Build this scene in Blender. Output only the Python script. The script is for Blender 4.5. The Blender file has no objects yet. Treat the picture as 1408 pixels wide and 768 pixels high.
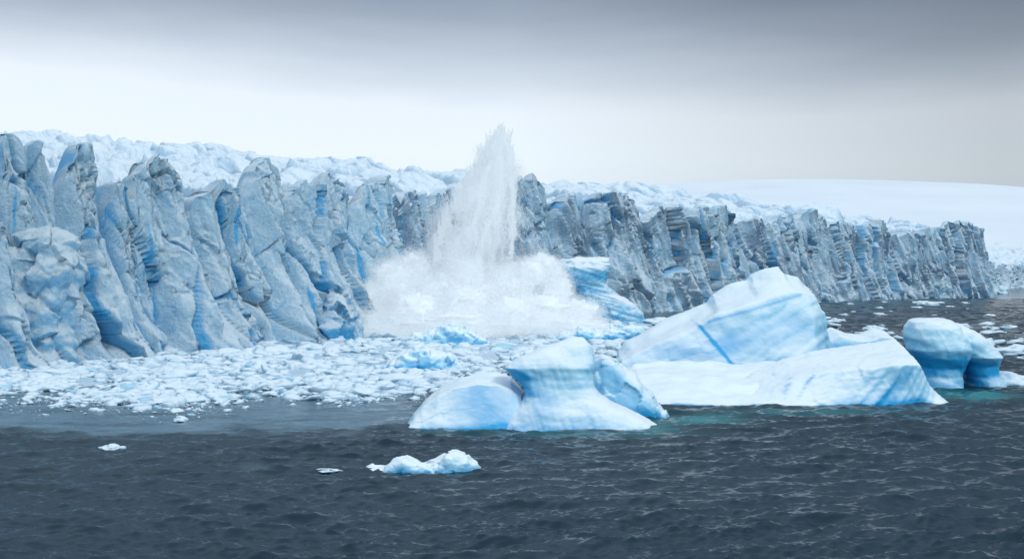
import bpy, math, random, time
import numpy as np
T0=time.time()
rng=np.random.default_rng(7)
random.seed(7)
C=bpy.context.scene.collection
F=1600.0; CX=704.0; HY=375.0; CH=20.0
def WX(px,D): return (px-CX)/F*D
def WZ(py,D): return CH-(py-HY)/F*D
def DW(py): return CH*F/(py-HY)
# ------------------------------------------------------------------ noise
G3=np.array([(1,1,0),(-1,1,0),(1,-1,0),(-1,-1,0),(1,0,1),(-1,0,1),(1,0,-1),(-1,0,-1),(0,1,1),(0,-1,1),(0,1,-1),(0,-1,-1),(1,1,0),(-1,1,0),(0,-1,1),(0,-1,-1)],dtype=np.float32)
A16=np.arange(16)/16*2*np.pi
G2=np.stack([np.cos(A16),np.sin(A16)],1).astype(np.float32)
def H_(ix,iy,iz,seed):
    h=ix.astype(np.uint32)*np.uint32(374761393)+iy.astype(np.uint32)*np.uint32(668265263)
    if iz is not None: h=h+iz.astype(np.uint32)*np.uint32(1440662683)
    h=h+np.uint32((seed*974634777)&0xffffffff)
    h^=h>>np.uint32(13); h*=np.uint32(1274126177); h^=h>>np.uint32(16)
    h*=np.uint32(2246822519); h^=h>>np.uint32(13)
    return h
def per2(x,y,seed=0):
    x=np.asarray(x,np.float32); y=np.asarray(y,np.float32)
    x,y=np.broadcast_arrays(x,y)
    ix=np.floor(x).astype(np.int64); iy=np.floor(y).astype(np.int64)
    fx=x-ix; fy=y-iy; fx=fx.astype(np.float32); fy=fy.astype(np.float32)
    u=fx*fx*fx*(fx*(fx*6-15)+10); v=fy*fy*fy*(fy*(fy*6-15)+10)
    def g(a,b):
        gg=G2[H_(ix+a,iy+b,None,seed)&15]
        return gg[...,0]*(fx-a)+gg[...,1]*(fy-b)
    r0=g(0,0)*(1-u)+g(1,0)*u; r1=g(0,1)*(1-u)+g(1,1)*u
    return (r0*(1-v)+r1*v)*1.5
def per3(x,y,z,seed=0):
    x=np.asarray(x,np.float32); y=np.asarray(y,np.float32); z=np.asarray(z,np.float32)
    ix=np.floor(x).astype(np.int64); iy=np.floor(y).astype(np.int64); iz=np.floor(z).astype(np.int64)
    fx=(x-ix).astype(np.float32); fy=(y-iy).astype(np.float32); fz=(z-iz).astype(np.float32)
    f=lambda t:t*t*t*(t*(t*6-15)+10)
    u,v,w=f(fx),f(fy),f(fz); r=0
    for a in (0,1):
        for b in (0,1):
            for c in (0,1):
                gg=G3[H_(ix+a,iy+b,iz+c,seed)&15]
                r=r+(gg[...,0]*(fx-a)+gg[...,1]*(fy-b)+gg[...,2]*(fz-c))*(u if a else 1-u)*(v if b else 1-v)*(w if c else 1-w)
    return r
def fbm2(x,y,o=4,seed=0,g=.5):
    r=0;a=1;f=1
    for i in range(o): r=r+a*per2(x*f,y*f,seed+i*17);a*=g;f*=2.03
    return r
def fbm3(x,y,z,o=4,seed=0,g=.5):
    r=0;a=1;f=1
    for i in range(o): r=r+a*per3(x*f,y*f,z*f,seed+i*17);a*=g;f*=2.03
    return r
def wor2(x,y,seed=0):
    ix=np.floor(x).astype(np.int64); iy=np.floor(y).astype(np.int64)
    f1=np.full(x.shape,9.,np.float32); f2=f1.copy(); dx=np.zeros_like(f1); dy=np.zeros_like(f1); hid=np.zeros(x.shape,np.uint32)
    for a in (-1,0,1):
        for b in (-1,0,1):
            h=H_(ix+a,iy+b,None,seed)
            ex=(x-(ix+a)-(h&1023)/1023.).astype(np.float32); ey=(y-(iy+b)-((h>>10)&1023)/1023.).astype(np.float32)
            d=np.sqrt(ex*ex+ey*ey)
            m=d<f1
            f2=np.where(m,f1,np.minimum(f2,d)); f1=np.where(m,d,f1)
            dx=np.where(m,ex,dx); dy=np.where(m,ey,dy); hid=np.where(m,h,hid)
    h2=hid*np.uint32(2654435761); h2^=h2>>np.uint32(15)
    r=lambda s:(((h2>>np.uint32(s))&1023)/1023.*2-1).astype(np.float32)
    return f1,f2,dx,dy,r(0),r(10),r(20)
def wor3(x,y,z,seed=0):
    ix=np.floor(x).astype(np.int64); iy=np.floor(y).astype(np.int64); iz=np.floor(z).astype(np.int64)
    f1=np.full(x.shape,9.,np.float32); f2=f1.copy(); D=np.zeros(x.shape+(3,),np.float32); hid=np.zeros(x.shape,np.uint32)
    for a in (-1,0,1):
        for b in (-1,0,1):
            for c in (-1,0,1):
                h=H_(ix+a,iy+b,iz+c,seed)
                e=np.stack([x-(ix+a)-(h&1023)/1023.,y-(iy+b)-((h>>10)&1023)/1023.,z-(iz+c)-((h>>20)&1023)/1023.],-1).astype(np.float32)
                d=np.sqrt((e*e).sum(-1)); m=d<f1
                f2=np.where(m,f1,np.minimum(f2,d)); f1=np.where(m,d,f1); D=np.where(m[...,None],e,D); hid=np.where(m,h,hid)
    h2=hid*np.uint32(2654435761); h2^=h2>>np.uint32(15)
    r=lambda s:(((h2>>np.uint32(s))&1023)/1023.*2-1).astype(np.float32)
    return f1,f2,D,r(0),r(10),r(20)
def ss(a,b,x):
    t=np.clip((x-a)/(b-a),0,1); return t*t*(3-2*t)
# ------------------------------------------------------------------ mesh helpers
def mk_mesh(name,V,Fc,smooth=True,attrs=None):
    me=bpy.data.meshes.new(name)
    V=np.ascontiguousarray(V,dtype=np.float32); Fc=np.ascontiguousarray(Fc,dtype=np.int32)
    n,k=Fc.shape
    me.vertices.add(len(V)); me.vertices.foreach_set('co',V.ravel())
    me.loops.add(n*k); me.loops.foreach_set('vertex_index',Fc.ravel())
    me.polygons.add(n); me.polygons.foreach_set('loop_start',np.arange(0,n*k,k,dtype=np.int32))
    me.update(calc_edges=True)
    me.polygons.foreach_set('use_smooth',np.full(n,smooth))
    for a,v in (attrs or {}).items():
        v=np.ascontiguousarray(v,dtype=np.float32)
        if v.ndim==2 and v.shape[1]==3 and len(v)==len(V): me.attributes.new(a,'FLOAT_VECTOR','POINT').data.foreach_set('vector',v.ravel())
        else: me.attributes.new(a,'FLOAT','POINT').data.foreach_set('value',v.ravel())
    return me
def grid_faces(nr,nc,flip=False):
    i=np.arange(nr-1)[:,None]*nc+np.arange(nc-1)[None,:]
    q=[i,i+1,i+nc+1,i+nc]
    if flip: q=q[::-1]
    return np.stack(q,-1).reshape(-1,4)
def link(name,me,mat=None,parent=None,loc=(0,0,0)):
    o=bpy.data.objects.new(name,me); C.objects.link(o); o.location=loc
    if parent: o.parent=parent
    if mat and not me.materials: me.materials.append(mat)
    return o
def tag(o,label=None,cat=None,group=None,kind=None):
    if label:o['label']=label
    if cat:o['category']=cat
    if group:o['group']=group
    if kind:o['kind']=kind
    return o
# ------------------------------------------------------------------ materials
def nmat(name):
    m=bpy.data.materials.new(name); m.use_nodes=True
    nt=m.node_tree; b=nt.nodes['Principled BSDF']
    return m,nt,b
def N(nt,t,**k):
    n=nt.nodes.new(t)
    for a,v in k.items(): setattr(n,a,v)
    return n
def mixc(nt,f,a,b):
    n=nt.nodes.new('ShaderNodeMix'); n.data_type='RGBA'
    for s,v in ((n.inputs[0],f),(n.inputs[6],a),(n.inputs[7],b)):
        if hasattr(v,'links') : nt.links.new(v,s)
        else: s.default_value=v if isinstance(v,float) else (*v,1)
    return n.outputs[2]
def math_(nt,op,a,b=None,clamp=False):
    n=nt.nodes.new('ShaderNodeMath'); n.operation=op; n.use_clamp=clamp
    for s,v in ((n.inputs[0],a),(n.inputs[1],b)):
        if v is None: continue
        if hasattr(v,'links'): nt.links.new(v,s)
        else: s.default_value=v
    return n.outputs[0]
def ice_mat(name,face,face2,snow,deep,dirt=(0.2,0.25,0.3),lo=.25,hi=.7,s1=.25,s2=1.2,bump=.35,bd=.5,rough=.5,nz=1.1):
    m,nt,b=nmat(name); L=nt.links
    geo=N(nt,'ShaderNodeNewGeometry')
    n1=N(nt,'ShaderNodeTexNoise'); n1.inputs['Scale'].default_value=s1; n1.inputs['Detail'].default_value=6; n1.inputs['Roughness'].default_value=.65
    n2=N(nt,'ShaderNodeTexNoise'); n2.inputs['Scale'].default_value=s2; n2.inputs['Detail'].default_value=8; n2.inputs['Roughness'].default_value=.7
    L.new(geo.outputs['Position'],n1.inputs['Vector']); L.new(geo.outputs['Position'],n2.inputs['Vector'])
    sep=N(nt,'ShaderNodeSeparateXYZ'); L.new(geo.outputs['Normal'],sep.inputs[0])
    t=math_(nt,'ADD',sep.outputs['Z'],math_(nt,'MULTIPLY',math_(nt,'SUBTRACT',n2.outputs['Fac'],.5),nz))
    mr=N(nt,'ShaderNodeMapRange'); mr.inputs['From Min'].default_value=lo; mr.inputs['From Max'].default_value=hi; L.new(t,mr.inputs['Value'])
    mf=N(nt,'ShaderNodeMapRange'); mf.inputs['From Min'].default_value=.38; mf.inputs['From Max'].default_value=.62; L.new(n1.outputs['Fac'],mf.inputs['Value'])
    c=mixc(nt,mf.outputs[0],face,face2)
    ad=N(nt,'ShaderNodeAttribute'); ad.attribute_name='dirt'
    dd=math_(nt,'MULTIPLY',ad.outputs['Fac'],math_(nt,'ADD',math_(nt,'MULTIPLY',n2.outputs['Fac'],1.3),.1),True)
    c=mixc(nt,dd,c,dirt)
    ab=N(nt,'ShaderNodeAttribute'); ab.attribute_name='blue'
    c=mixc(nt,mr.outputs[0],c,snow)
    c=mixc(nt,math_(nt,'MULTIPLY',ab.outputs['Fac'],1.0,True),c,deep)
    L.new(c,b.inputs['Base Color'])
    b.inputs['Roughness'].default_value=rough
    b.inputs['Specular IOR Level'].default_value=.3
    bp=N(nt,'ShaderNodeBump'); bp.inputs['Strength'].default_value=bump; bp.inputs['Distance'].default_value=bd
    L.new(n2.outputs['Fac'],bp.inputs['Height']); L.new(bp.outputs[0],b.inputs['Normal'])
    return m
M_cliff=ice_mat('cliff_ice',(.42,.67,.84),(.58,.79,.91),(.79,.91,.98),(.015,.46,.88),dirt=(.12,.22,.34),lo=.05,hi=.6,s1=.12,s2=.9,bump=1.0,bd=1.2)
M_surf=ice_mat('glacier_snow',(.44,.62,.75),(.58,.73,.84),(.80,.88,.94),(.08,.36,.64),dirt=(.34,.42,.50),lo=.25,hi=.85,s1=.05,s2=.35,bump=.6,bd=1.5)
M_berg=ice_mat('berg_ice',(.40,.74,.91),(.50,.80,.92),(.86,.93,.96),(.005,.37,.74),lo=.26,hi=.80,s1=.3,s2=1.6,bump=.3,bd=.25,rough=.4,nz=.5)
M_far=ice_mat('far_berg_ice',(.40,.69,.83),(.52,.77,.87),(.84,.89,.94),(.04,.40,.68),lo=.1,hi=.6,s1=.15,s2=.8,bump=.3,bd=.5)
M_chunk=ice_mat('brash_chunk_ice',(.38,.56,.69),(.54,.71,.82),(.84,.91,.95),(.12,.5,.70),lo=.28,hi=1.05,s1=.08,s2=1.5,bump=.4,bd=.3)
M_slush=ice_mat('slush_ice',(.29,.43,.54),(.42,.57,.68),(.64,.76,.85),(.15,.4,.55),lo=.75,hi=1.15,s1=.10,s2=1.1,bump=.8,bd=.4)
# ------------------------------------------------------------------ glacier
ctl=np.array([(-330,-60),(-215,60),(-150,180),(-116,252),(-84,322),(-60,376),(-51,400),(-53,440),(-55,482),(-32,528),(12,566),(62,604),(136,700),(222,842),(292,908),(372,958),(394,985),(392,1030),(420,1130),(520,1330),(700,1600),(1100,2200),(2300,3600)],float)
def chaikin(p,n):
    for _ in range(n):
        q=[p[0]]
        for a,b in zip(p[:-1],p[1:]): q+= [a*.75+b*.25,a*.25+b*.75]
        q.append(p[-1]); p=np.array(q)
    return p
ln=chaikin(ctl,3)
cum=np.r_[0,np.cumsum(np.hypot(*np.diff(ln,axis=0).T))]
def PL(s): return np.stack([np.interp(s,cum,ln[:,0]),np.interp(s,cum,ln[:,1])],-1)
sd=np.arange(0,cum[-1],.25); pd=PL(sd); pxd=CX+F*pd[:,0]/np.maximum(pd[:,1],30)
i_c=np.argmax(np.where(pd[:,1]<1000,pxd,-1e9))
i_a=np.argmax(pd[:,1]>60)
pxm=np.maximum.accumulate(pxd[i_a:i_c])+np.arange(i_c-i_a)*1e-6
def s_of_px(px): return float(np.interp(px,pxm,sd[i_a:i_c]))
s_near0=s_of_px(-150); s_n=float(sd[np.argmax(pd[:,1]>425)]); s_m=float(sd[i_c])+25
S=np.r_[np.arange(0,s_near0,2.0),np.arange(s_near0,s_n,.27),np.arange(s_n,s_m,.55),np.arange(s_m,s_m+700,1.6),np.arange(s_m+700,cum[-1],8)]
NS=len(S); P=PL(S)
ps=PL(S+12)-PL(S-12); tn=ps/np.linalg.norm(ps,axis=1)[:,None]; nr=np.stack([tn[:,1],-tn[:,0]],1)
bk=np.array([-.75,.66])
tow=[(-140,-70,195),(-75,-16,196),(-20,30,190),(26,66,200),(60,128,187),(130,164,244),(156,242,208),(240,292,252),(284,326,246),(320,370,227),(368,424,248),(420,466,240),(464,506,246),
     (520,566,262),(560,618,266),(615,690,262),(688,744,247),(740,796,272),(792,874,266),(868,924,284),(918,1002,287),(998,1030,306),(1026,1090,299),(1086,1120,291),(1116,1172,307),(1165,1218,305),(1214,1260,320),(1254,1292,315),(1286,1352,306)]
sf=sd; TD=np.zeros_like(sf); TH=np.zeros_like(sf); depth=pd[:,1]
HB=np.interp(sf,[0,s_near0,s_n-20,s_n+20,s_of_px(700),s_of_px(1130),s_m-30,s_m+15,s_m+200,cum[-1]],[32,28,30,40,43,43,41,30,22,45])
TH[:]=HB
for i,(a,b,py) in enumerate(tow):
    a_,b_=s_of_px(a),s_of_px(b); c=(a_+b_)/2; w=(b_-a_)/2
    sk=[.3,-.25,.1,-.35,.2][i%5]
    q=(sf-c)/w; f=np.clip(1-np.abs(q)**2.3,0,1)
    qq=(q-sk); fh=np.clip(1-np.where(qq>0,qq/(1-sk),-qq/(1+sk))**(1.7 if i<13 else 2.2),0,1)
    hh=20+(375-py)/F*np.interp(c,sf,depth)
    amp=min(11,3.6+w*.5)
    TD=np.maximum(TD,amp*f**.7)
    TH=np.maximum(TH,HB+(hh-HB)*fh**.55*(f>0))
s=s_m-10
while s<cum[-1]-30:
    w=random.uniform(9,24); q=(sf-s)/w; f=np.clip(1-np.abs(q)**2.4,0,1)
    TD=np.maximum(TD,random.uniform(4,8)*f**.6); TH=np.maximum(TH,HB+random.uniform(2,9)*f**.5*(f>0)); s+=w*random.uniform(1.5,2.1)
TH=TH+1.2*per2(sf/5,sf*0+.3,5)+.4*per2(sf/1.7,sf*0,6)
TS=np.convolve(np.abs(np.gradient(TD,.25)),np.ones(9)/9,'same')
Hs=np.interp(S,sf,TH)
f1,f2,dx,dy,r0,r1,r2=wor2(S/4.6,S*0+.5,91); Hs=Hs+r0*2.2+dx*r1*3.0-1.6*(1-ss(0,.12,f2-f1))
NR1=165
t=np.linspace(0,1,NR1)[:,None]
SS=np.broadcast_to(S[None,:],(NR1,NS)).astype(np.float32)
Z=(-3+t*(Hs[None,:]+3)).astype(np.float32)
big=np.interp(S,[s_n-5,s_n+40],[1,1.3])[None,:]
farf=np.interp(S,[s_n,s_n+60],[1,.85])[None,:]
farc=np.interp(S,[s_n,s_n+60],[1,.5])[None,:]
zs=np.interp(S,[s_n-5,s_n+40],[1,1.7])[None,:]; Zv=Z/zs
sw=SS+2.2*per2(SS/18,Z/34,1)+.8*per2(SS/4.5,Zv/16,2)
d1=np.interp(sw,sf,TD)
damp=1/(1+(np.interp(sw,sf,TS)/.9)**2)
low=(1-t)**2
apr=(1-t)**2.6*(10+12*per2(SS/12,SS*0,3)+5*per2(SS/4,Z/9,4))*np.interp(S,[s_n-10,s_n+30],[1,.45])[None,:]
f1,f2,dx,dy,r0,r1,r2=wor2(sw/9/np.where(big>1,1.25,1),Zv/28+.15*SS/9,11)
fa=r0*1.6+dx*r1*6.0+dy*r2*3.2; crack=1-ss(.0,.06,f2-f1)
# cells of the fractures are slanted and their sizes change along the wall
g1,g2,gx,gy,q0,q1,q2=wor2(sw/3.5+.45*Z/9,Zv/10+.3*per2(SS/9,Z/9,14),12)
fb=q0*.5+gx*q1*3.2+gy*q2*1.6; crk2=1-ss(0,.07,g2-g1)
h1,h2,hx,hy,w0,w1,w2=wor2(sw/1.4+.18*Z+.5*per2(SS/3,Z/3,15),Zv/3.2+.25*sw+.5*per2(SS/3,Z/3,16),13)
fc=w0*.06+hx*w1*.95+hy*w2*.5
rid=1-np.abs(per2(SS/6+.12*Z/6,Z/45,21))*2.2
patch=ss(-.15,.35,per2(SS/13,Z/13,22)+.4*per2(SS/5,Z/5,23))
rgh=(.6+.6*patch)*(1-.3*low)
d=(d1+fa*(.35+.65*damp)+rid*1.4+fb*rgh*farf*(.2+.8*damp)+(.4+.7*patch)*farf*(1-.3*low)*(.25+.75*damp)*fbm2(sw/2.6,Zv/6,5,31,.62))*big+fc*rgh*farc*(.1+.9*damp)+apr+.13*(26-Z)
d=d-(2.6*crack+1.0*crk2*patch)*big*(.3+.7*damp)
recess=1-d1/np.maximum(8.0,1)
thin=ss(.15,.5,per2(SS/3.0,Z/30,45)+.35*per2(SS/1.1,Z/9,46))
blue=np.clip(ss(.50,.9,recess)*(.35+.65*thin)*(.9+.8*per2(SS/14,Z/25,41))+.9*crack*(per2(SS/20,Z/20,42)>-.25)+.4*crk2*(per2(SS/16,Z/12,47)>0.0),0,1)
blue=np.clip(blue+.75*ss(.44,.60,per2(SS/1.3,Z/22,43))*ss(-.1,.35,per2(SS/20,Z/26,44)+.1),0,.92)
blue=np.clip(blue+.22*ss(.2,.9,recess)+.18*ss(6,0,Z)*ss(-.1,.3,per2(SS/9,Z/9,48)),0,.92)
blue=blue*np.interp(S,[s_n,s_n+30,s_m,s_m+50],[1,.75,.6,.15])[None,:]
dirt=np.broadcast_to(np.interp(S,[s_n-6,s_n+12,s_m-10,s_m+40],[.0,1.0,.95,.2])[None,:],Z.shape)
dirt=np.clip(dirt*(.58+1.7*fbm2(SS/24,Z/34,3,51)+.6*fbm2(SS/3.5,Z/20,2,53)),0,1)
X1=P[None,:,0]+nr[None,:,0]*d; Y1=P[None,:,1]+nr[None,:,1]*d
Z1=Z+.3*per2(SS/2,Z/2,61)*ss(0,.1,t)
NR2=215
kk=np.r_[np.linspace(.35,24,50),24+np.cumsum(np.linspace(.7,5.6,NR2-50))]
K=np.broadcast_to(kk[:,None],(NR2,NS)).astype(np.float32)
dt=d[-1][None,:]
X2=P[None,:,0]+bk[0]*K+nr[None,:,0]*dt*np.exp(-K/9); Y2=P[None,:,1]+bk[1]*K+nr[None,:,1]*dt*np.exp(-K/9)
ker=np.ones(160)/160; Hsm=np.interp(S,sf,np.convolve(np.pad(TH,80,'edge'),ker,'same')[80:-80])
a1,a2,ax,ay,e0,e1,e2=wor2((X2*.8+Y2*.6)/20+.25*fbm2(X2/30,Y2/30,2,70),(Y2*.8-X2*.6)/32,71)
c1,c2,cx_,cy_,v0,v1,v2=wor2((X2*.8+Y2*.6)/8,(Y2*.8-X2*.6)/13,72)
amp=(.6+.4*np.exp(-K/260))
fld=(e0*2.4+ax*e1*6+ay*e2*6-8*(1-ss(.0,.25,a2-a1)))*amp+(v0*.4+cx_*v1*2-1.4*(1-ss(0,.18,c2-c1)))*amp+6*fbm2(X2/60,Y2/60,3,73)+.7*fbm2(X2/4,Y2/4,2,75)
rise=np.interp(K,[0,40,120,300,470,760],[0,5,20,48,64,68])
surf=Hsm[None,:]*.94+rise+fld
wd=7.0+4.5*per2(SS[0:1]/9,K*0,74)
w=np.exp(-(K/np.maximum(wd,3.0))**3)
Z2=(Hs[None,:]+(v0*.5+cx_*v1*1.6)*ss(0,4,K))*w+surf*(1-w)+.7*(1-w)*per2(SS[:1]/2,K/2,76)
bl2=np.clip((1-ss(.02,.16,a2-a1))*.7*(.4+per2(X2/60,Y2/60,77)*1.5)+.15*(1-ss(0,.10,c2-c1)),0,.75)*(1-.4*ss(50,500,K))
bl2=np.clip(bl2,0,1)
dr2=np.broadcast_to(np.interp(S,[s_n-6,s_n+12],[.0,.15])[None,:],K.shape)*np.exp(-K/15)
XX=np.r_[X1,X2];YY=np.r_[Y1,Y2];ZZ=np.r_[Z1,Z2]; BL=np.r_[blue,bl2]; DR=np.r_[dirt,dr2]
GO=np.array([-50.,400.,0.])
glacier=bpy.data.objects.new('glacier',None); C.objects.link(glacier); glacier.location=GO
tag(glacier,'long pale blue glacier ending in a jagged ice cliff above the sea','glacier')
def sub(name,r0_,r1_,c0,c1,mat,label):
    V=np.stack([XX[r0_:r1_,c0:c1],YY[r0_:r1_,c0:c1],ZZ[r0_:r1_,c0:c1]],-1).reshape(-1,3)-GO
    me=mk_mesh(name,V,grid_faces(r1_-r0_,c1-c0),True,{'blue':BL[r0_:r1_,c0:c1].ravel(),'dirt':DR[r0_:r1_,c0:c1].ravel()})
    return tag(link(name,me,mat,glacier),label)
cn=int(np.searchsorted(S,s_n+4)); cm=int(np.searchsorted(S,s_m-8)); RT=NR1+14
sub('ice_cliff',0,RT,0,cn+1,M_cliff,'near pale blue ice cliff left of the splash')
sub('ice_cliff',0,RT,cn,cm+1,M_cliff,'grey streaked ice cliff running from behind the splash to the right')
sub('ice_cliff',0,RT,cm,NS,M_cliff,'distant low hazy ice front at the right edge')
sub('crevassed_surface',RT-1,NR1+NR2,0,NS,M_surf,'snowy crevassed top of the glacier')
print('glacier',time.time()-T0,NS,NR1+NR2)
# ------------------------------------------------------------------ lofts and bergs
def ring(n): 
    a=np.arange(n)/n*2*np.pi; return np.cos(a),np.sin(a)
def se(v,e): return np.sign(v)*np.abs(v)**(2/e)
def cap_loft(R):
    m,n,_=R.shape; V=np.r_[R.reshape(-1,3),R[0].mean(0)[None],R[-1].mean(0)[None]]
    Fq=[]
    for i in range(m-1):
        for j in range(n):
            a=i*n+j;b=i*n+(j+1)%n; Fq.append((a,b,b+n)); Fq.append((a,b+n,a+n))
    for j in range(n):
        Fq.append((m*n,(j+1)%n,j)); Fq.append((m*n+1,(m-1)*n+j,(m-1)*n+(j+1)%n))
    return V,np.array(Fq)
def lz(Dc,secs,e=2.6,n=40,skew=0,bot=-3):
    secs=[tuple(s)+(0,)*(5-len(s)) for s in secs]; R=[]
    c,s_=ring(n)
    for (py,x0,x1,th,yo) in secs:
        z=WZ(py,Dc)
        R.append(np.stack([WX((x0+x1)/2,Dc)+WX((x1-x0)/2+CX,Dc)*se(c,e),Dc+yo+skew*max(z,0)+th/2*se(s_,e),np.full(n,z)],-1))
    q=R[-1].copy(); q[:,2]=bot; R.append(q)
    return cap_loft(np.array(R))
def lx(Dc,secs,e=2.6,n=32,skew=0,bot=-3):
    secs=[tuple(s)+(0,)*(4-len(s)) for s in secs]; R=[]; c,s_=ring(n)
    for (px,py,th,yo) in secs:
        zt=WZ(py,Dc); zc=(zt+bot)/2; hz=(zt-bot)/2; z=zc+hz*se(s_,e)
        R.append(np.stack([np.full(n,WX(px,Dc)),Dc+yo+skew*np.maximum(z,0)+th/2*se(c,e),z],-1))
    return cap_loft(np.array(R))
def wedge(Dc,secs,bot=-3,n=5):
    """sections (px, y top front edge, y top back edge, front y, edge y, back y): sloping front face, flat sloping top"""
    R=[]
    for (px,pf,pb,yf,ye,yb) in secs:
        x=WX(px,Dc); zf=WZ(pf,Dc); zb=WZ(pb,Dc)
        pts=[(Dc+yf,bot),(Dc+yf,0),(Dc+ye,zf),(Dc+yb,zb),(Dc+yb+1.5,bot)]
        pl=[]
        for a,b in zip(pts,pts[1:]+pts[:1]):
            for k in range(6): pl.append((x,a[0]+(b[0]-a[0])*k/6,a[1]+(b[1]-a[1])*k/6))
        R.append(pl)
    return cap_loft(np.array(R))
def shape_mesh(name,lofts,vox,smooth,a1,l1,a2,l2,fac=0,fl=3,paint=(),seed=1,origin=(0,0,0),blue0=0,bz=1.6,dirt=0,strata=0,flute=0,tilt=.25,sl=.8):
    V=[];Fc=[];o=0
    for v,f in lofts: V.append(v);Fc.append(f+o);o+=len(v)
    me=mk_mesh('tmp',np.concatenate(V),np.concatenate(Fc))
    ob=bpy.data.objects.new('tmp',me); C.objects.link(ob)
    r=ob.modifiers.new('r','REMESH'); r.mode='VOXEL'; r.voxel_size=vox
    if smooth:
        sm=ob.modifiers.new('s','SMOOTH'); sm.factor=.5; sm.iterations=smooth
    dg=bpy.context.evaluated_depsgraph_get(); dg.update()
    m2=bpy.data.meshes.new_from_object(ob.evaluated_get(dg))
    bpy.data.objects.remove(ob); bpy.data.meshes.remove(me)
    n=len(m2.vertices); co=np.empty(n*3,np.float32); m2.vertices.foreach_get('co',co); co=co.reshape(-1,3)
    def nrm():
        q=np.empty(n*3,np.float32); m2.vertex_normals.foreach_get('vector',q); return q.reshape(-1,3)
    no=nrm(); x,y,z=co.T
    dd=a1*fbm3(x/l1,y/l1,z/l1*1.3,2,seed)+a2*fbm3(x/l2,y/l2,z/l2,3,seed+5)
    if fac:
        f1,f2,D,r0,r1,r2=wor3(x/fl,y/fl,z/fl*.8,seed+9)
        dd=dd+fac*(r0*.25+D[:,0]*r1+D[:,2]*r2+D[:,1]*r0)
    if strata: dd=dd+strata*per2((z-tilt*x)/sl+.8*per2(x/9,z/9,seed+2),x/16,seed+3)*(1-np.abs(no[:,2]))
    if flute: dd=dd+flute*(np.abs(per2(x/1.3+z*.25,z/12,seed+4))-.3)*(1-np.abs(no[:,2]))
    co=co+no*dd[:,None]; m2.vertices.foreach_set('co',co.ravel()); m2.update()
    no=nrm(); x,y,z=co.T
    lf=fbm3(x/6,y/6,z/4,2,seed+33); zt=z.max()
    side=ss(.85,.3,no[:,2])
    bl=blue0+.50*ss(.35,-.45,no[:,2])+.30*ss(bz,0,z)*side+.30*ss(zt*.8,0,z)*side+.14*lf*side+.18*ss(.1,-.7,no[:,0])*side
    for (p0,q0,p1,q1,Dp,wm,st) in paint:
        A=np.array([WX(p0,Dp),WZ(q0,Dp)]);B=np.array([WX(p1,Dp),WZ(q1,Dp)]); ab=B-A
        pt=np.stack([x+.25*wm*per2(z/1.5,x/1.5,8),z],-1)-A; tt=np.clip((pt@ab)/(ab@ab),0,1); ds=np.linalg.norm(pt-tt[:,None]*ab,axis=1)
        bl=bl+st*np.exp(-(ds/wm)**2)*ss(.97,.7,no[:,2])
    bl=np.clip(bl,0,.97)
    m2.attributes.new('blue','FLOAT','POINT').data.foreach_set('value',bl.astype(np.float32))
    m2.attributes.new('dirt','FLOAT','POINT').data.foreach_set('value',np.full(n,dirt,np.float32))
    co=co-np.array(origin,np.float32); m2.vertices.foreach_set('co',co.astype(np.float32).ravel())
    m2.polygons.foreach_set('use_smooth',np.full(len(m2.polygons),True)); m2.update(); m2.name=name
    m2.materials.clear()
    return m2
def berg(name,label,cat,cpx,Dc,parts,mat=M_berg,group=None,**kw):
    org=(WX(cpx,Dc),Dc,0)
    if len(parts)==1:
        p=parts[0]; k=dict(kw); k.update(p[2])
        o=link(name,shape_mesh(name,p[1],origin=org,**k),mat,None,org)
    else:
        o=bpy.data.objects.new(name,None); C.objects.link(o); o.location=org
        for p in parts:
            k=dict(kw); k.update(p[2]); link(p[0],shape_mesh(p[0],p[1],origin=org,**k),mat,o)
    return tag(o,label,cat,group)
def butt(lofts,seed,blue0=0,dirt=.0,lab=None,**kw):
    k=dict(vox=.4,smooth=1,a1=1.6,l1=7,a2=.4,l2=1.8,fac=2.3,fl=5.5,seed=seed,origin=tuple(GO),blue0=blue0-.2,dirt=dirt,bz=.5); k.update(kw)
    tag(link('ice_buttress',shape_mesh('ice_buttress',lofts,**k),M_cliff,glacier),lab)
butt([lz(262,[(425,-40,5,10),(445,-50,14,13),(475,-55,18,15),(500,-60,16,15)])],3,lab='rounded ice lump at the left edge waterline')
butt([lz(258,[(318,35,62,6),(328,15,90,12),(355,-5,108,16),(380,0,110,17),(410,10,100,17),(450,15,98,18),(495,10,106,20)],e=3.4)],4,lab='big bulging ice block low on the left cliff')
butt([lz(278,[(438,148,170,4),(450,138,184,8),(487,132,190,10)])],5,lab='small ice block at the cliff foot')
butt([lz(320,[(398,312,320,3),(415,302,334,7),(440,290,346,12),(472,282,354,14)])],6,dirt=.3,lab='triangular ice block at the cliff foot')
butt([lz(352,[(388,458,468,3),(405,448,482,8),(430,436,492,14),(465,428,498,16)])],7,dirt=.55,blue0=.2,lab='dark blue triangular ice block beside the splash')
butt([lz(297,[(350,175,200,4),(380,165,215,9),(430,160,232,13),(482,152,250,17)])],8,lab='steep ice spur at the cliff foot')
butt([lz(340,[(410,385,400,4),(430,372,412,8),(468,362,425,12)])],9,lab='low ice spur at the cliff foot')
K0=dict(vox=.17,smooth=2,a1=.22,l1=4.5,a2=.05,l2=1.1)
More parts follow.
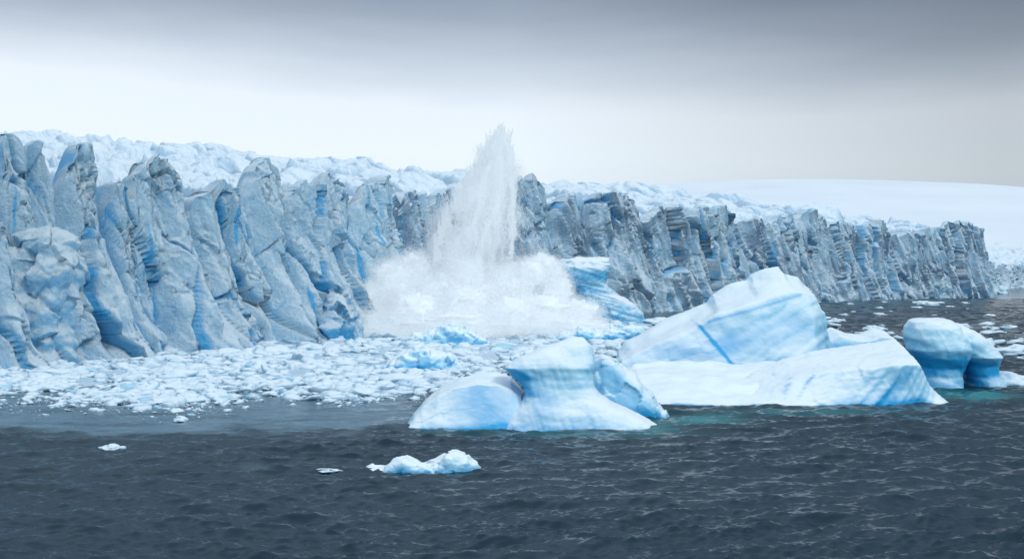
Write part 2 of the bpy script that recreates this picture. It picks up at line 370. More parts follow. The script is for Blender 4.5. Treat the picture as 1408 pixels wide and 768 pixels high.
berg('iceberg','sculpted white iceberg with a leaning pinnacle, nearest of the large icebergs','iceberg',740,155,[
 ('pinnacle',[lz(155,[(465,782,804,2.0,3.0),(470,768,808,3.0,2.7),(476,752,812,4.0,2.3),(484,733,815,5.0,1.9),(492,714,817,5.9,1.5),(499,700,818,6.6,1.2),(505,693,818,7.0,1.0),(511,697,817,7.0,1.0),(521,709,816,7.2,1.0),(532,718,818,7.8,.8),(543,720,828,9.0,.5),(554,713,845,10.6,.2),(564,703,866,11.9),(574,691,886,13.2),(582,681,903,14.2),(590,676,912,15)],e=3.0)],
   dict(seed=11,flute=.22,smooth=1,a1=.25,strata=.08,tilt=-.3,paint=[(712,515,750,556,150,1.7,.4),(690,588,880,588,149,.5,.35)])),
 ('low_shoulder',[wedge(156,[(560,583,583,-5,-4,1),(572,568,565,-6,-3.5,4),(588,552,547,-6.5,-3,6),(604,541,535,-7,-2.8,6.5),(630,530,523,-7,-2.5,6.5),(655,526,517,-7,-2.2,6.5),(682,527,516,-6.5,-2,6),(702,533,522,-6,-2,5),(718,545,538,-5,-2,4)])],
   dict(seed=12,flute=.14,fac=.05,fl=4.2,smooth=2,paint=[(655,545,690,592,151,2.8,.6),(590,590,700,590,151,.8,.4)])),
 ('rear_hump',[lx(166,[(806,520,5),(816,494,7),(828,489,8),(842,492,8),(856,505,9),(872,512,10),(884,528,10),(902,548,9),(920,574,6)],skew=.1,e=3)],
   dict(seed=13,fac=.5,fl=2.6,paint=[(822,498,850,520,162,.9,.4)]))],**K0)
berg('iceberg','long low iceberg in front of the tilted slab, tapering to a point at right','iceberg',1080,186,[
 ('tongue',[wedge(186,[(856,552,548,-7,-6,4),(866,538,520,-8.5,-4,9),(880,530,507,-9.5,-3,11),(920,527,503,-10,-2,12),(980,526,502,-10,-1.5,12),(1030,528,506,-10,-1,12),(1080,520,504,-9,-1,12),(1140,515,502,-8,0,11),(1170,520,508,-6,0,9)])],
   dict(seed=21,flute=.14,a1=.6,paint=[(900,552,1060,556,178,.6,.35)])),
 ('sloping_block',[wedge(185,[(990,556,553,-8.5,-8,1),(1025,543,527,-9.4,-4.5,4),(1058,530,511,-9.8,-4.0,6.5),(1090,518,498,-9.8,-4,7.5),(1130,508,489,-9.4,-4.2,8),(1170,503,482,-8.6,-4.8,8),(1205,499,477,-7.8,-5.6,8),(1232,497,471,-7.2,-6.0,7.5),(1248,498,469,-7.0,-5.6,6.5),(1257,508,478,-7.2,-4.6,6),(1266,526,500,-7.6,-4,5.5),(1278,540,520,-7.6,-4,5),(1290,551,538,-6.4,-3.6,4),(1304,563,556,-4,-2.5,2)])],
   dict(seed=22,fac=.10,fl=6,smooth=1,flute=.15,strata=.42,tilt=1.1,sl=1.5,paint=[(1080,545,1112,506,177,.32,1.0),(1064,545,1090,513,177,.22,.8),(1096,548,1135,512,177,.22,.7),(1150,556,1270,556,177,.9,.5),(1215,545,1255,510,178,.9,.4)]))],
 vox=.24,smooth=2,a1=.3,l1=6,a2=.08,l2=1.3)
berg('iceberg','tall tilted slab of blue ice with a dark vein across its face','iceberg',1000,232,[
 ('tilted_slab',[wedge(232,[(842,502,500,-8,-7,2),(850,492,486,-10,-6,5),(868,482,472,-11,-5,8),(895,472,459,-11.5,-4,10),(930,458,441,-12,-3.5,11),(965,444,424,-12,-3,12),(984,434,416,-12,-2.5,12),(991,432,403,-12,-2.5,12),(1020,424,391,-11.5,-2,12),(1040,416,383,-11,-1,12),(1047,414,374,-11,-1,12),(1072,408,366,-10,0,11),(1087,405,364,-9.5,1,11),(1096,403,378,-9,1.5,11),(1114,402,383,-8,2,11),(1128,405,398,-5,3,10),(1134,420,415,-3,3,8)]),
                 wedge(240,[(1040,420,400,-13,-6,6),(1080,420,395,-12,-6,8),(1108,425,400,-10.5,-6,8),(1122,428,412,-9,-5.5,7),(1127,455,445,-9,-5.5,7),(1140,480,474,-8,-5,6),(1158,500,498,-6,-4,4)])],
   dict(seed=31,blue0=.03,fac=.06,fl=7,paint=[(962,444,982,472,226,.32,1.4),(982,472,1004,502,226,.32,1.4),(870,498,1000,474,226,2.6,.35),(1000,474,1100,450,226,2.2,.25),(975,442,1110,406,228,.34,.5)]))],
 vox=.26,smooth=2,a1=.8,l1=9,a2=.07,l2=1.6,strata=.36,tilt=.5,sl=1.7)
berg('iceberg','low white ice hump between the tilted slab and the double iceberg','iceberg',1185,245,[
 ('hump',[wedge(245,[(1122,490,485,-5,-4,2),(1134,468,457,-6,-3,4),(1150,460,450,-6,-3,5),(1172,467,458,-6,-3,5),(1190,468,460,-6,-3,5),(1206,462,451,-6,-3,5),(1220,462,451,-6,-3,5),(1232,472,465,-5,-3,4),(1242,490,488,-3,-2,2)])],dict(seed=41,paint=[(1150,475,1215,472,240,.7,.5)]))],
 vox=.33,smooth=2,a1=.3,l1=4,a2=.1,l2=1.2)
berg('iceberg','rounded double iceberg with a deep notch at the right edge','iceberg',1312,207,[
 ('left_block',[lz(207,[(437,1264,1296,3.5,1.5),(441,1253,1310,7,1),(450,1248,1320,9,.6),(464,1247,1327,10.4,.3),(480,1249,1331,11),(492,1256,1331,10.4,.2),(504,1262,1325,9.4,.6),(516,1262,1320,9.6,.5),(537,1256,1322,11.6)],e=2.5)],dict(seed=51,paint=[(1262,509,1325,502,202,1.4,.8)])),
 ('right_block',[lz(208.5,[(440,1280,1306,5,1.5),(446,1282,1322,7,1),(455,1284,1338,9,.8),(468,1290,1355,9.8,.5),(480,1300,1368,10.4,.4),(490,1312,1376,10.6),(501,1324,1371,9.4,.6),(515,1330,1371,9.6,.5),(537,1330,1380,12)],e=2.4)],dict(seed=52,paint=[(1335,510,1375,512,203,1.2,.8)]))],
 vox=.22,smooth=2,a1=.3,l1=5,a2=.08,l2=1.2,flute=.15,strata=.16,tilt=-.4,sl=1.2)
berg('iceberg','flat topped blue banded iceberg just right of the splash','iceberg',820,468,[
 ('berg',[lz(468,[(355,800,836,8),(358,766,838,16),(368,758,838,20),(378,768,834,20),(392,792,832,19),(404,798,846,20),(416,800,868,22),(430,796,882,24),(446,790,884,25)],e=4)],
   dict(seed=61,paint=[(765,376,835,380,458,1.6,.6),(790,398,850,400,458,1.2,.5),(800,418,875,424,458,1.2,.4)]))],
 mat=M_far,vox=.55,smooth=1,a1=.7,l1=9,a2=.2,l2=2,strata=.8,tilt=-.25,fac=.7,fl=5)
KS=dict(vox=.3,smooth=2,a1=.6,l1=3.2,a2=.2,l2=1.0,fac=.7,fl=2.6)
berg('ice_chunk','broad jagged ice chunk floating below the splash','ice chunk',615,325,[('c',[lx(325,[(551,474,3),(565,460,7),(588,456,9),(604,448,9),(624,444,10),(645,452,9),(660,461,7),(678,473,4)])],dict(seed=71))],**KS)
berg('ice_chunk','peaked ice chunk in the brash behind the sculpted iceberg','ice chunk',585,240,[('c',[lx(240,[(522,513,3),(540,496,6),(560,483,8),(578,474,8),(597,482,8),(622,489,7),(646,513,4)])],dict(seed=72))],**KS)
berg('ice_chunk','wide rubbly ice chunk between the splash and the tilted slab','ice chunk',830,345,[('c',[lx(345,[(755,468,3),(775,458,7),(800,449,9),(825,455,9),(850,446,9),(880,449,8),(906,464,4)])],dict(seed=73))],**KS)
berg('ice_chunk','low flat ice chunk left of the tilted slab','ice chunk',730,262,[('c',[lx(262,[(690,497,2.5),(715,485,5),(740,478,6),(775,483,5),(800,497,3)])],dict(seed=74))],**KS)
berg('ice_floe','small two humped ice floe alone on the dark foreground water','ice floe',580,118.5,[
 ('floe',[lx(118.5,[(499,645,1.2),(512,639,2.6),(530,640,3),(545,631,3.6),(556,626,3.8),(568,631,3.8),(585,635,3.6),(600,631,3.9),(615,622,4),(628,620,4),(643,625,3.6),(655,634,2.8),(661,643,1.5)],bot=-1.5,e=2.6)],dict(seed=81))],
 vox=.11,smooth=2,a1=.2,l1=1.8,a2=.05,l2=.5,fac=.18,fl=1.2,bz=.7)
print('bergs',time.time()-T0)
# ------------------------------------------------------------------ chunks
t_=(1+5**.5)/2
IV=np.array([(-1,t_,0),(1,t_,0),(-1,-t_,0),(1,-t_,0),(0,-1,t_),(0,1,t_),(0,-1,-t_),(0,1,-t_),(t_,0,-1),(t_,0,1),(-t_,0,-1),(-t_,0,1)]);IV/=np.linalg.norm(IV[0])
IF=np.array([(0,11,5),(0,5,1),(0,1,7),(0,7,10),(0,10,11),(1,5,9),(5,11,4),(11,10,2),(10,7,6),(7,1,8),(3,9,4),(3,4,2),(3,2,6),(3,6,8),(3,8,9),(4,9,5),(2,4,11),(6,2,10),(8,6,7),(9,8,1)])
def subd(V,Fc):
    V=list(map(tuple,V)); cache={}; out=[]
    def mid(a,b):
        k=(min(a,b),max(a,b))
        if k not in cache:
            m=(np.array(V[a])+np.array(V[b])); m/=np.linalg.norm(m); V.append(tuple(m)); cache[k]=len(V)-1
        return cache[k]
    for a,b,c in Fc:
        x,y,z=mid(a,b),mid(b,c),mid(c,a); out+=[(a,x,z),(b,y,x),(c,z,y),(x,y,z)]
    return np.array(V),np.array(out)
IV1,IF1=subd(IV,IF); IV2,IF2=subd(IV1,IF1); IV3,IF3=subd(IV2,IF2)
def chunks(base,faces,pos,size,jit=.28,flat=.45):
    n=len(pos); m=len(base)
    V=np.broadcast_to(base[None],(n,m,3)).copy()
    V*= (1+jit*rng.standard_normal((n,m,1)).clip(-1.6,1.6))
    V*= np.stack([rng.uniform(.7,1.35,n),rng.uniform(.6,1.1,n),rng.uniform(flat*.5,flat*1.5,n)],-1)[:,None,:]
    a=rng.uniform(0,6.28,n); tl=rng.normal(0,.2,n); c,s_=np.cos(a)[:,None],np.sin(a)[:,None]
    x=V[...,0]*1; z=V[...,2]*1; ct,st=np.cos(tl)[:,None],np.sin(tl)[:,None]
    V[...,0]=x*ct-z*st; V[...,2]=x*st+z*ct
    x=V[...,0]*c-V[...,1]*s_; y=V[...,0]*s_+V[...,1]*c
    V[...,0]=x;V[...,1]=y
    V=V*size[:,None,None]+pos[:,None,:]
    Fc=faces[None]+(np.arange(n)*m)[:,None,None]
    return V.reshape(-1,3),Fc.reshape(-1,3)
def pxpy(x,y): return CX+F*x/y, HY+CH*F/y
def brash_mask(x,y,lo=-8,hi=6):
    px,py=pxpy(x,y)
    fr=np.interp(px,[-900,0,300,540,600,680,740,860,930,1010,1130,1250,1330,1400,1500],[557,554,550,547,538,524,508,496,486,472,462,470,478,486,488])
    w_=20*fbm2(x/22,y/30,3,201)*np.clip((py-375)/180,0,1)
    return ss(lo,hi,fr+w_-py)
n=210000
yy=1/np.sqrt(rng.uniform(1/480**2,1/155**2,n)); xx=WX(rng.uniform(-260,1480,n),yy)
ppx,ppy=pxpy(xx,yy)
mk=brash_mask(xx,yy,-36,26); cl=.6+.9*fbm2(xx/14,yy/22,3,202)
keep=rng.random(n)<mk**1.7*np.clip(cl,.10,1)*np.interp(ppx,[860,930,1100],[1,.6,.18])*np.where((ppx>900)&(ppy<447),.15,1); xx,yy=xx[keep],yy[keep]; n=len(xx)
sz=np.clip(.11*rng.pareto(1.25,n)+.07,.06,2.4)*np.clip(yy/260,.8,1.3)*np.clip(.3+brash_mask(xx,yy,-20,26),.35,1.0)
print('brash',n)
big_=sz>.45
pos=np.stack([xx,yy,sz*.04+.03],-1)
va,fa_=chunks(IV1,IF1,pos[big_],sz[big_],.2,.34); vb,fb_=chunks(IV,IF,pos[~big_],sz[~big_],.2,.4)
me=mk_mesh('brash_ice',np.r_[va,vb],np.r_[fa_,fb_+len(va)],True,{'blue':np.r_[np.repeat((rng.random(len(va)//42)<.03)*.5,42),np.zeros(len(vb))]})
tag(link('brash_ice',me,M_chunk),'dense field of small broken ice floating before the glacier','brash ice',kind='stuff')
gx=np.arange(-230,85,.8); gy=np.r_[np.arange(160,260,.7),np.arange(260,480,1.1)]
GX,GY=np.meshgrid(gx,gy); mk=brash_mask(GX,GY,-6,34)*np.interp(pxpy(GX,GY)[0],[880,960],[1,0])
gz=.16+.17*fbm2(GX/9,GY/14,4,210)+.08*np.abs(per2(GX/1.5,GY/1.5,211))+.08*per2(GX/.9*.8,GY/1.7,212)-.6*(1-mk)
me=mk_mesh('slush_ice',np.stack([GX,GY,gz],-1).reshape(-1,3),grid_faces(len(gy),len(gx)),True,{'blue':np.zeros(GX.size)})
tag(link('slush_ice',me,M_slush),'grey slush of refrozen ice between the brash pieces','slush',kind='stuff')
vari=[]
for i in range(9):
    V=IV3.copy(); d_=1+.35*fbm3(V[:,0]*1.3+i*7,V[:,1]*1.3,V[:,2]*1.3,3,300+i)
    f1,f2,D,r0,r1,r2=wor3(V[:,0]*1.4+i*3,V[:,1]*1.4,V[:,2]*1.4,310+i); d_=d_+.28*(r0*.6+D[:,0]*r1+D[:,2]*r2)
    V=V*d_[:,None]*np.array([1.0,.8,random.uniform(.42,.62)])
    V[:,2]=np.where(V[:,2]>0,V[:,2],V[:,2]*.5)
    bl=.35*ss(.12,-.02,V[:,2])
    vari.append(mk_mesh('ice_chunk',V,IF3,True,{'blue':bl,'dirt':bl*0}))
    vari[-1].materials.append(M_chunk)
def piece(px,py,wpx,label,group=None,hs=1.0,name='ice_chunk',cat='ice chunk'):
    D=DW(py); r=wpx/2/F*D
    o=link(name,random.choice(vari),None,None,(WX(px,D),D,0.02*r)); o.scale=(r,r,r*hs); o.rotation_euler=(0,0,random.uniform(-.5,.5)+random.choice((0,math.pi)))
    return tag(o,label,cat,group)
piece(248,578,18,'small pale growler on dark water, farther of the two left of the floe',hs=1.1)
piece(153,618,30,'tiny white growler on dark water at the lower left',hs=.8)
piece(455,645,46,'thin sliver of ice just left of the two humped floe',hs=.28)
piece(240,553,80,'long flat ice raft at the front edge of the brash',hs=.35)
piece(1272,419,40,'distant ice raft on the water below the far cliff',hs=.5)
piece(1375,404,26,'distant blue ice block at the far right shoreline',hs=1.6)
piece(1388,487,60,'pale ice piece at the right edge above the double iceberg notch',hs=.7)
piece(1388,528,55,'pale ice piece at the right edge beside the double iceberg',hs=.9)
piece(905,444,50,'flat ice raft just right of the blue banded iceberg',hs=.45)
for i in range(115):
    for _ in range(50):
        px=random.uniform(-10,960); py=468+85*random.random()**.8
        D=DW(py); x=WX(px,D)
        if brash_mask(np.array([x]),np.array([D]))[0]>.8: break
    if px<120 and py<500: continue
    piece(px,py,random.uniform(12,42)*(py-375)/130*random.choice((.7,1,1.7)),'irregular white ice piece larger than its neighbours in the brash field','larger ice pieces scattered through the brash field',hs=random.uniform(.35,.8))
for i in range(44):
    px=random.uniform(890,1400); py=random.uniform(414,470)
    piece(px,py,random.uniform(5,20)*(py-375)/60,'small drifting ice piece on the open water before the far cliff','drifting ice pieces on the far open water',hs=.6)
# ------------------------------------------------------------------ water
NRW,NCW=1250,950
yr=np.exp(np.linspace(math.log(66),math.log(900),NRW)); yr=np.r_[[-60,-20,10,35,55],yr,np.exp(np.linspace(math.log(915),math.log(16000),60))]
u=np.linspace(-1,1,NCW); ux=.5*u+.5*u**3
WXX=(np.abs(yr)[:,None]*.8+45)*ux[None,:]; WYY=np.broadcast_to(yr[:,None],WXX.shape)
dxs=np.maximum(np.gradient(yr)[:,None],.5*(np.abs(yr)[:,None]*.8+45)*np.gradient(ux)[None,:]).astype(np.float32)
hz=np.zeros(WXX.shape,np.float32); ox=hz.copy(); oy=hz.copy()
px,py=pxpy(WXX,np.maximum(WYY,1))
bm=brash_mask(WXX,np.maximum(WYY,1),-4,34)*np.interp(px,[860,960],[1,.1])
edge=np.interp(px,[-900,300,560,700],[592,590,584,500])+14*fbm2(WXX/14,WYY/9,3,221)
slick=ss(18,-8,py-edge)*ss(640,520,px)
slick=np.maximum(slick,.75*np.exp(-((py-642)/6)**2-((px-410)/85)**2)*ss(-.3,.3,fbm2(WXX/6,WYY/6,2,223)))
calm=(1-.85*bm)*(1-.7*slick)
gust=np.clip(1.0+.45*fbm2(WXX/40,WYY/25,2,222),.8,1.4)
Wx32=WXX.astype(np.float32); Wy32=WYY.astype(np.float32)
wx_=Wx32+.6*per2(WXX/9,WYY/9,225); wy_=Wy32+.6*per2(WXX/9+40,WYY/9,226)
for i in range(110):
    lam=.45*(8.0/.45)**(i/109.)*random.uniform(.93,1.07); th=-math.pi/2+.12+random.gauss(0,.50 if lam<3 else .38); k=2*math.pi/lam
    a=.0092*lam**.88*random.uniform(.5,1.4)
    kx,ky=k*math.cos(th),k*math.sin(th)
    att=ss(2.0,3.2,lam/dxs)*a
    ph=(kx*wx_+ky*wy_+random.uniform(0,6.28)).astype(np.float32)
    c_,s_=np.cos(ph),np.sin(ph)
    hz+=att*c_; ox-=.5*att*math.cos(th)*s_; oy-=.5*att*math.sin(th)*s_
cg=calm*gust
hz*=cg;ox*=cg;oy*=cg
teal=np.zeros_like(hz)
for (p,q,rx,ry,st) in [(960,577,60,5,.85),(1090,566,120,4,.5),(1350,545,50,5,.8),(800,597,110,3,.4),(620,593,50,3,.35),(1300,540,30,5,.5),(900,590,36,7,.6)]:
    D=DW(q); teal+=st*np.exp(-((px-p)/rx)**2-((py-q)/ry)**2)
sheen_tint=np.clip(.9*ss(.1,.9,slick)*(1+.6*fbm2(WXX/12,WYY/4,3,227))+.3*bm,0,1)  # slick's sky reflection painted as paler water colour, fainter among brash
me=mk_mesh('sea',np.stack([WXX+ox,WYY+oy,hz],-1).reshape(-1,3),grid_faces(len(yr),NCW),True,{'teal':np.clip(teal,0,1).ravel(),'sheen_tint':sheen_tint.ravel()})
m,nt,b=nmat('sea_water'); L=nt.links
geo=N(nt,'ShaderNodeNewGeometry'); at=N(nt,'ShaderNodeAttribute'); at.attribute_name='teal'; am=N(nt,'ShaderNodeAttribute'); am.attribute_name='sheen_tint'
c=mixc(nt,at.outputs['Fac'],(.009,.030,.046),(.03,.24,.26))
c=mixc(nt,math_(nt,'MULTIPLY',am.outputs['Fac'],.75),c,(.15,.24,.30))
L.new(c,b.inputs['Base Color']); b.inputs['Roughness'].default_value=.14; b.inputs['IOR'].default_value=1.33
mp=N(nt,'ShaderNodeMapping'); mp.inputs['Scale'].default_value=(.5,1.3,1); L.new(geo.outputs['Position'],mp.inputs[0])
n1=N(nt,'ShaderNodeTexNoise'); n1.inputs['Scale'].default_value=3.4; n1.inputs['Detail'].default_value=3; n1.inputs['Roughness'].default_value=.6; L.new(mp.outputs[0],n1.inputs[0])
bp=N(nt,'ShaderNodeBump'); bp.inputs['Strength'].default_value=.35; bp.inputs['Distance'].default_value=.08; L.new(n1.outputs['Fac'],bp.inputs['Height']); L.new(bp.outputs[0],b.inputs['Normal'])
tag(link('sea',me,m),'dark choppy grey sea','sea',kind='structure')
print('sea',time.time()-T0)
# ------------------------------------------------------------------ snow hill
hx=np.linspace(-4000,9000,160); hy=np.linspace(2300,9000,110); HX,HYY=np.meshgrid(hx,hy)
sx=np.where(HX<1175,2900,2700)
hh=425*np.exp(-((HX-1175)/sx)**2)*ss(1500,5000,HYY)*np.where(HYY>5000,1-.00003*(HYY-5000),1)+6*fbm2(HX/900,HYY/900,3,401)
me=mk_mesh('snow_hill',np.stack([HX,HYY,hh-20],-1).reshape(-1,3),grid_faces(len(hy),len(hx)))
m,nt,b=nmat('hill_snow'); b.inputs['Roughness'].default_value=.9
n1=N(nt,'ShaderNodeTexNoise'); n1.inputs['Scale'].default_value=.004; n1.inputs['Detail'].default_value=6; geo=N(nt,'ShaderNodeNewGeometry'); nt.links.new(geo.outputs['Position'],n1.inputs[0])
nt.links.new(mixc(nt,n1.outputs['Fac'],(.70,.75,.80),(.85,.88,.91)),b.inputs['Base Color'])
tag(link('snow_hill',me,m),'smooth snow covered hill far behind the glacier','hill',kind='structure')
# ------------------------------------------------------------------ splash
DS=370.
m,nt,b=nmat('spray'); nt.nodes.remove(b); out=nt.nodes['Material Output']
df=N(nt,'ShaderNodeBsdfDiffuse'); tr=N(nt,'ShaderNodeBsdfTranslucent'); mx=N(nt,'ShaderNodeMixShader'); mx.inputs[0].default_value=.4
an=N(nt,'ShaderNodeAttribute'); an.attribute_name='outward'
geo=N(nt,'ShaderNodeNewGeometry'); n1=N(nt,'ShaderNodeTexNoise'); n1.inputs['Scale'].default_value=.09; n1.inputs['Detail'].default_value=4; nt.links.new(geo.outputs['Position'],n1.inputs[0])
cc=mixc(nt,n1.outputs['Fac'],(.84,.92,.98),(.90,.96,.99))
for q in (df,tr): nt.links.new(cc,q.inputs['Color']); nt.links.new(an.outputs['Vector'],q.inputs['Normal'])
em=N(nt,'ShaderNodeEmission'); em.inputs['Color'].default_value=(.82,.92,1,1); em.inputs['Strength'].default_value=.37   # added glow standing in for light scattered many times inside the mist
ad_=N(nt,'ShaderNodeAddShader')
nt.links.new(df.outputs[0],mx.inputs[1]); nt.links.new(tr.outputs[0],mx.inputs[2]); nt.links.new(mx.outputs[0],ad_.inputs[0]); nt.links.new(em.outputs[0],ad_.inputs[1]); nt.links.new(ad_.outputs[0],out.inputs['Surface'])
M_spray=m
SO=np.array([WX(650,DS),DS,0.])
def flakes(pts,size):
    n=len(pts); a=rng.standard_normal((n,3)); a/=np.linalg.norm(a,axis=1)[:,None]; b_=rng.standard_normal((n,3)); b_-=(b_*a).sum(1)[:,None]*a; b_/=np.linalg.norm(b_,axis=1)[:,None]
    c_=np.cross(a,b_); s_=(size if np.ndim(size) else np.full(n,size))[:,None]
    V=np.stack([pts+s_*b_,pts+s_*(-.5*b_+.87*c_),pts+s_*(-.5*b_-.87*c_)],1)
    return V.reshape(-1,3),np.arange(n*3).reshape(-1,3)
def unit(v): return v/np.maximum(np.linalg.norm(v,axis=1),1e-6)[:,None]
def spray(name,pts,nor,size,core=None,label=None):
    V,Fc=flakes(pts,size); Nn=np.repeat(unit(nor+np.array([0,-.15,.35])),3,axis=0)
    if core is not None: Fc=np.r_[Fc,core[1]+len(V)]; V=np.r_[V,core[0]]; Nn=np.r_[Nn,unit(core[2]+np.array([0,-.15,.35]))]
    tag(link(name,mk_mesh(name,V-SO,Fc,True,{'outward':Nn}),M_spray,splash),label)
splash=bpy.data.objects.new('splash',None); C.objects.link(splash); splash.location=SO
tag(splash,'tall white plume of spray bursting up where ice fell from the glacier','splash')
env=np.array([(174,688,691),(188,683,695),(205,672,699),(230,656,702),(260,637,703),(300,614,704),(340,600,703),(380,590,702),(430,580,710),(461,572,716)],float)
def column(n,soft):
    py=461-(461-176)*rng.random(n)**.80
    l=np.interp(py,env[:,0],env[:,1]); r=np.interp(py,env[:,0],env[:,2])
    cx=WX((l+r)/2,DS); hw=(r-l)/2/F*DS; z=WZ(py,DS)
    a=rng.uniform(0,2*np.pi,n); rr=np.sqrt(rng.random(n))*(1+soft*np.abs(rng.standard_normal(n))**1.4)
    ca,sa=np.cos(a),np.sin(a)
    hk=.92+.9*per3(ca*1.6,sa*1.6,z/16+3,501)+.65*per3(ca*4.0,sa*4.0,z/11,502)+.35*per3(ca*9,sa*9,z/8,503)
    rr=rr*np.clip(hk+.10,.35,1.8)
    x=cx+hw*rr*ca; y=DS+np.maximum(hw,1)*.9*rr*sa
    z=z+2.5*per3(x/2,y/2,z/9,504)
    dn=.75+1.0*fbm3(x/3,y/3,z/8,3,505)
    k=rng.random(n)<np.clip(dn,.2,1)
    nn=np.stack([ca+.9*per3(x/3,y/3,z/6,506),sa,.3+0*ca],-1)*np.clip(rr,.3,1)[:,None]
    return np.stack([x,y,z],-1)[k],nn[k]
pc,nc_=column(950000,.24)
jt=[]
for i in range(220):
    py=random.uniform(190,350); l=np.interp(py,env[:,0],env[:,1]); r=np.interp(py,env[:,0],env[:,2]); side=random.choice((0,1,random.random()))
    x0=WX(l+(r-l)*side,DS); z0=WZ(py,DS); Lg=random.uniform(2.5,7); n=int(950*Lg/8)
    q=rng.random(n)**1.6; dxx=(side-.35)*random.uniform(.0,.5)
    w_=.45*(1-q)+.04
    jt.append(np.stack([x0+dxx*q*Lg+rng.normal(0,1,n)*w_,DS+random.uniform(-3,3)+rng.normal(0,1,n)*w_,z0-2.5+q*(Lg+1)],-1))
for (x0p,y0p,x1p,y1p,wd0) in [(683,225,692,168,1.2),(676,225,683,188,.8),(690,225,701,194,.7),(664,240,664,207,.8),(670,235,674,196,.7),(655,250,651,224,.8),(696,240,707,219,.7),(646,270,639,242,.9),(636,290,627,266,.9)]:
    n=3000; q=rng.random(n)**1.4; w_=wd0*(1-q)**1.1+.03
    jt.append(np.stack([WX(x0p+(x1p-x0p)*q,DS)+rng.normal(0,1,n)*w_,DS+rng.normal(0,1,n)*w_,WZ(y0p+(y1p-y0p)*q,DS)],-1))
jt=np.concatenate(jt); pc=np.r_[pc,jt]; nc_=np.r_[nc_,np.tile([0.,-.4,.5],(len(jt),1))]
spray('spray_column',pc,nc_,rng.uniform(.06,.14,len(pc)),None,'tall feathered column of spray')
blobs=[(556,404,38,42,0),(524,428,26,26,3),(568,368,24,22,2),(538,378,22,20,1),(604,410,38,38,-4),(650,426,50,36,-3),(700,402,32,28,2),(746,362,22,14,4),(728,376,24,18,0),(768,400,20,26,2),(794,430,32,20,0),(735,430,56,28,-6),(640,442,120,22,-8),(560,444,60,20,-6),(700,376,20,16,3),(772,447,54,13,-5),(512,400,14,14,2),(760,380,20,16,5),(506,448,22,13,0),(816,450,24,9,-2),(640,370,26,16,-2),(572,425,36,26,-12),(700,430,38,24,-13),(640,414,32,24,-12),(530,452,30,12,-9)]
pts=[];pn=[];cv=[];cf=[];cnn=[];co_=0
for i,(p,q,rx,ry,yo) in enumerate(blobs):
    RX,RZ=rx/F*DS,ry/F*DS; RY=RX*.85 if rx<100 else RX*.5
    n=int(900*RX*RZ*4/3)+5000
    d_=unit(rng.standard_normal((n,3)))
    def bil(d_): return 1+.36*per3(d_[:,0]*1.7+i*9,d_[:,1]*1.7,d_[:,2]*1.7,511)+.46*(np.abs(per3(d_[:,0]*3.0+i,d_[:,1]*3.0,d_[:,2]*3.0,512))*2-.35)+.26*(np.abs(per3(d_[:,0]*6.5+i,d_[:,1]*6.5,d_[:,2]*6.5,513))*2-.3)
    rad=rng.random(n)**.32*(1+.12*np.abs(rng.standard_normal(n))**1.9)*bil(d_)
    c0=np.array([WX(p,DS),DS+yo,WZ(q,DS)])
    pt=c0+d_*rad[:,None]*np.array([RX,RY,RZ]); k=pt[:,2]>-.3
    nn=d_+.8*np.stack([per3(pt[:,0]/3,pt[:,1]/3,pt[:,2]/3,515),0*rad,per3(pt[:,0]/3,pt[:,1]/3,pt[:,2]/3,516)],-1)
    pts.append(pt[k]); pn.append(nn[k])
    V=IV3*(.70*bil(IV3))[:,None]*np.array([RX,RY,RZ])+c0; cv.append(V);cf.append(IF3+co_);cnn.append(IV3);co_+=len(V)
pb=np.concatenate(pts)
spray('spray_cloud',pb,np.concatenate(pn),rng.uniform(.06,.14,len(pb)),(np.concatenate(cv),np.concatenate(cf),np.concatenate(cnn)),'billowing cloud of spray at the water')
n=80000
mx_=WX(rng.uniform(485,845,n),DS); mz=np.abs(rng.normal(0,3.2,n)); my=DS-4+rng.normal(0,9,n)
k=rng.random(n)<np.clip(.4+fbm3(mx_/8,my/8,mz/6,2,520),0,1)*ss(0,6,mx_-WX(485,DS))*ss(0,6,WX(845,DS)-mx_)
pm=np.stack([mx_,my,mz],-1)[k]
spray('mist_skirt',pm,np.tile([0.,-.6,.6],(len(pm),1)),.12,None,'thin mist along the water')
print('splash',len(pc),len(pb),time.time()-T0)
# ------------------------------------------------------------------ world, sun, camera
w=bpy.data.worlds.new('World'); bpy.context.scene.world=w; w.use_nodes=True; nt=w.node_tree; L=nt.links
bg=nt.nodes['Background']; tc=N(nt,'ShaderNodeTexCoord'); sep=N(nt,'ShaderNodeSeparateXYZ'); L.new(tc.outputs['Generated'],sep.inputs[0])
mp=N(nt,'ShaderNodeMapping'); mp.inputs['Scale'].default_value=(1.6,1.6,9); L.new(tc.outputs['Generated'],mp.inputs[0])
ns=N(nt,'ShaderNodeTexNoise'); ns.inputs['Scale'].default_value=1.3; ns.inputs['Detail'].default_value=5; ns.inputs['Roughness'].default_value=.5; L.new(mp.outputs[0],ns.inputs[0])
e_=math_(nt,'ADD',sep.outputs['Z'],math_(nt,'MULTIPLY',math_(nt,'SUBTRACT',ns.outputs['Fac'],.5),.07))
e_=math_(nt,'ADD',e_,math_(nt,'MULTIPLY',sep.outputs['X'],.035))
cr=N(nt,'ShaderNodeValToRGB'); L.new(e_,cr.inputs[0]); el=cr.color_ramp.elements
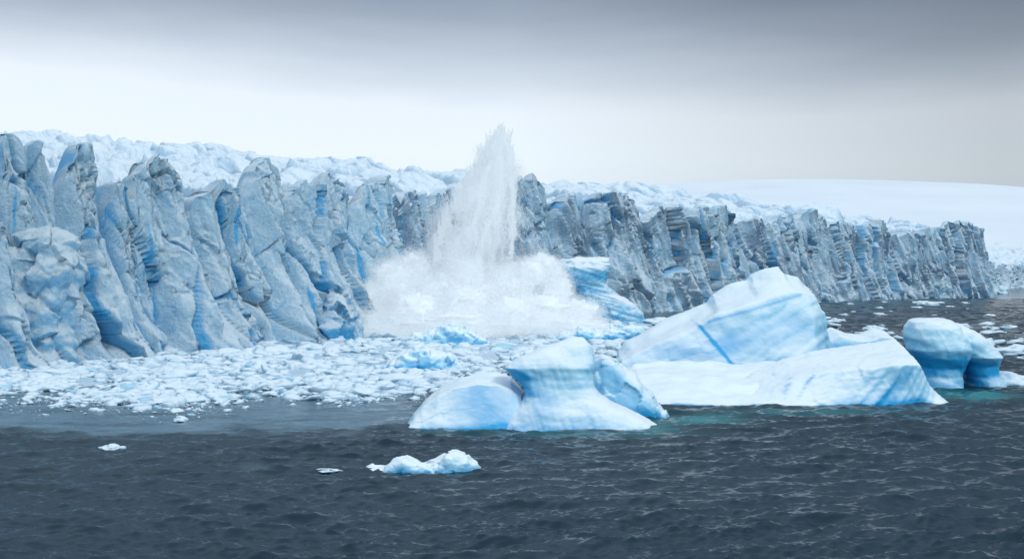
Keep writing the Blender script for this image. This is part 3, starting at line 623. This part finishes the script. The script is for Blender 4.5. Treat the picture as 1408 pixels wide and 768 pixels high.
stops=[(0,(.60,.72,.82)),(.05,(.78,.90,.99)),(.10,(.86,.96,1.04)),(.14,(.84,.93,1.02)),(.175,(.59,.68,.79)),(.21,(.38,.455,.56)),(.24,(.27,.34,.44)),(.45,(.25,.34,.46)),(.65,(.60,.76,.93)),(1,(.98,1.17,1.36))]
el[0].position=0; el[0].color=(*stops[0][1],1); el[1].position=1; el[1].color=(*stops[-1][1],1)
for p_,c_ in stops[1:-1]: q=el.new(p_); q.color=(*c_,1)
sk=N(nt,'ShaderNodeTexSky'); sk.sky_type='NISHITA'; sk.sun_disc=False; sk.sun_elevation=math.radians(45); sk.sun_rotation=math.radians(125)
sc=N(nt,'ShaderNodeVectorMath'); sc.operation='SCALE'; L.new(sk.outputs[0],sc.inputs[0]); sc.inputs['Scale'].default_value=.01
base=mixc(nt,.005,cr.outputs[0],sc.outputs[0])
# darker bank of cloud towards the right, unseen sky behind the viewer brightened as added fill on the ice
rr_=math_(nt,'SUBTRACT',1.0,math_(nt,'MULTIPLY',math_(nt,'MULTIPLY',sep.outputs['X'],2.6,True),.36))
qq_=math_(nt,'SUBTRACT',.3,sep.outputs['Y'],True)
bright=mixc(nt,qq_,base,(.68,.82,.95))
L.new(bright,bg.inputs['Color']); L.new(rr_,bg.inputs['Strength'])
sl=bpy.data.lights.new('sun','SUN'); sl.energy=1.35; sl.angle=math.radians(14); sl.color=(.92,.97,1.0)
so=bpy.data.objects.new('sun',sl); C.objects.link(so)
from mathutils import Vector
so.rotation_euler=Vector((.62,-.42,.70)).to_track_quat('Z','Y').to_euler()
cam=bpy.data.cameras.new('camera'); co=bpy.data.objects.new('camera',cam); C.objects.link(co); co.location=(0,0,CH); co.rotation_euler=(math.radians(90),0,0)
cam.sensor_width=36; cam.lens=F/1408*36; cam.shift_y=-9/1408; cam.clip_start=.5; cam.clip_end=40000
sc_=bpy.context.scene; sc_.camera=co
sc_.view_settings.view_transform='Standard'; sc_.view_settings.look='None'; sc_.view_settings.exposure=0
print('done',time.time()-T0)
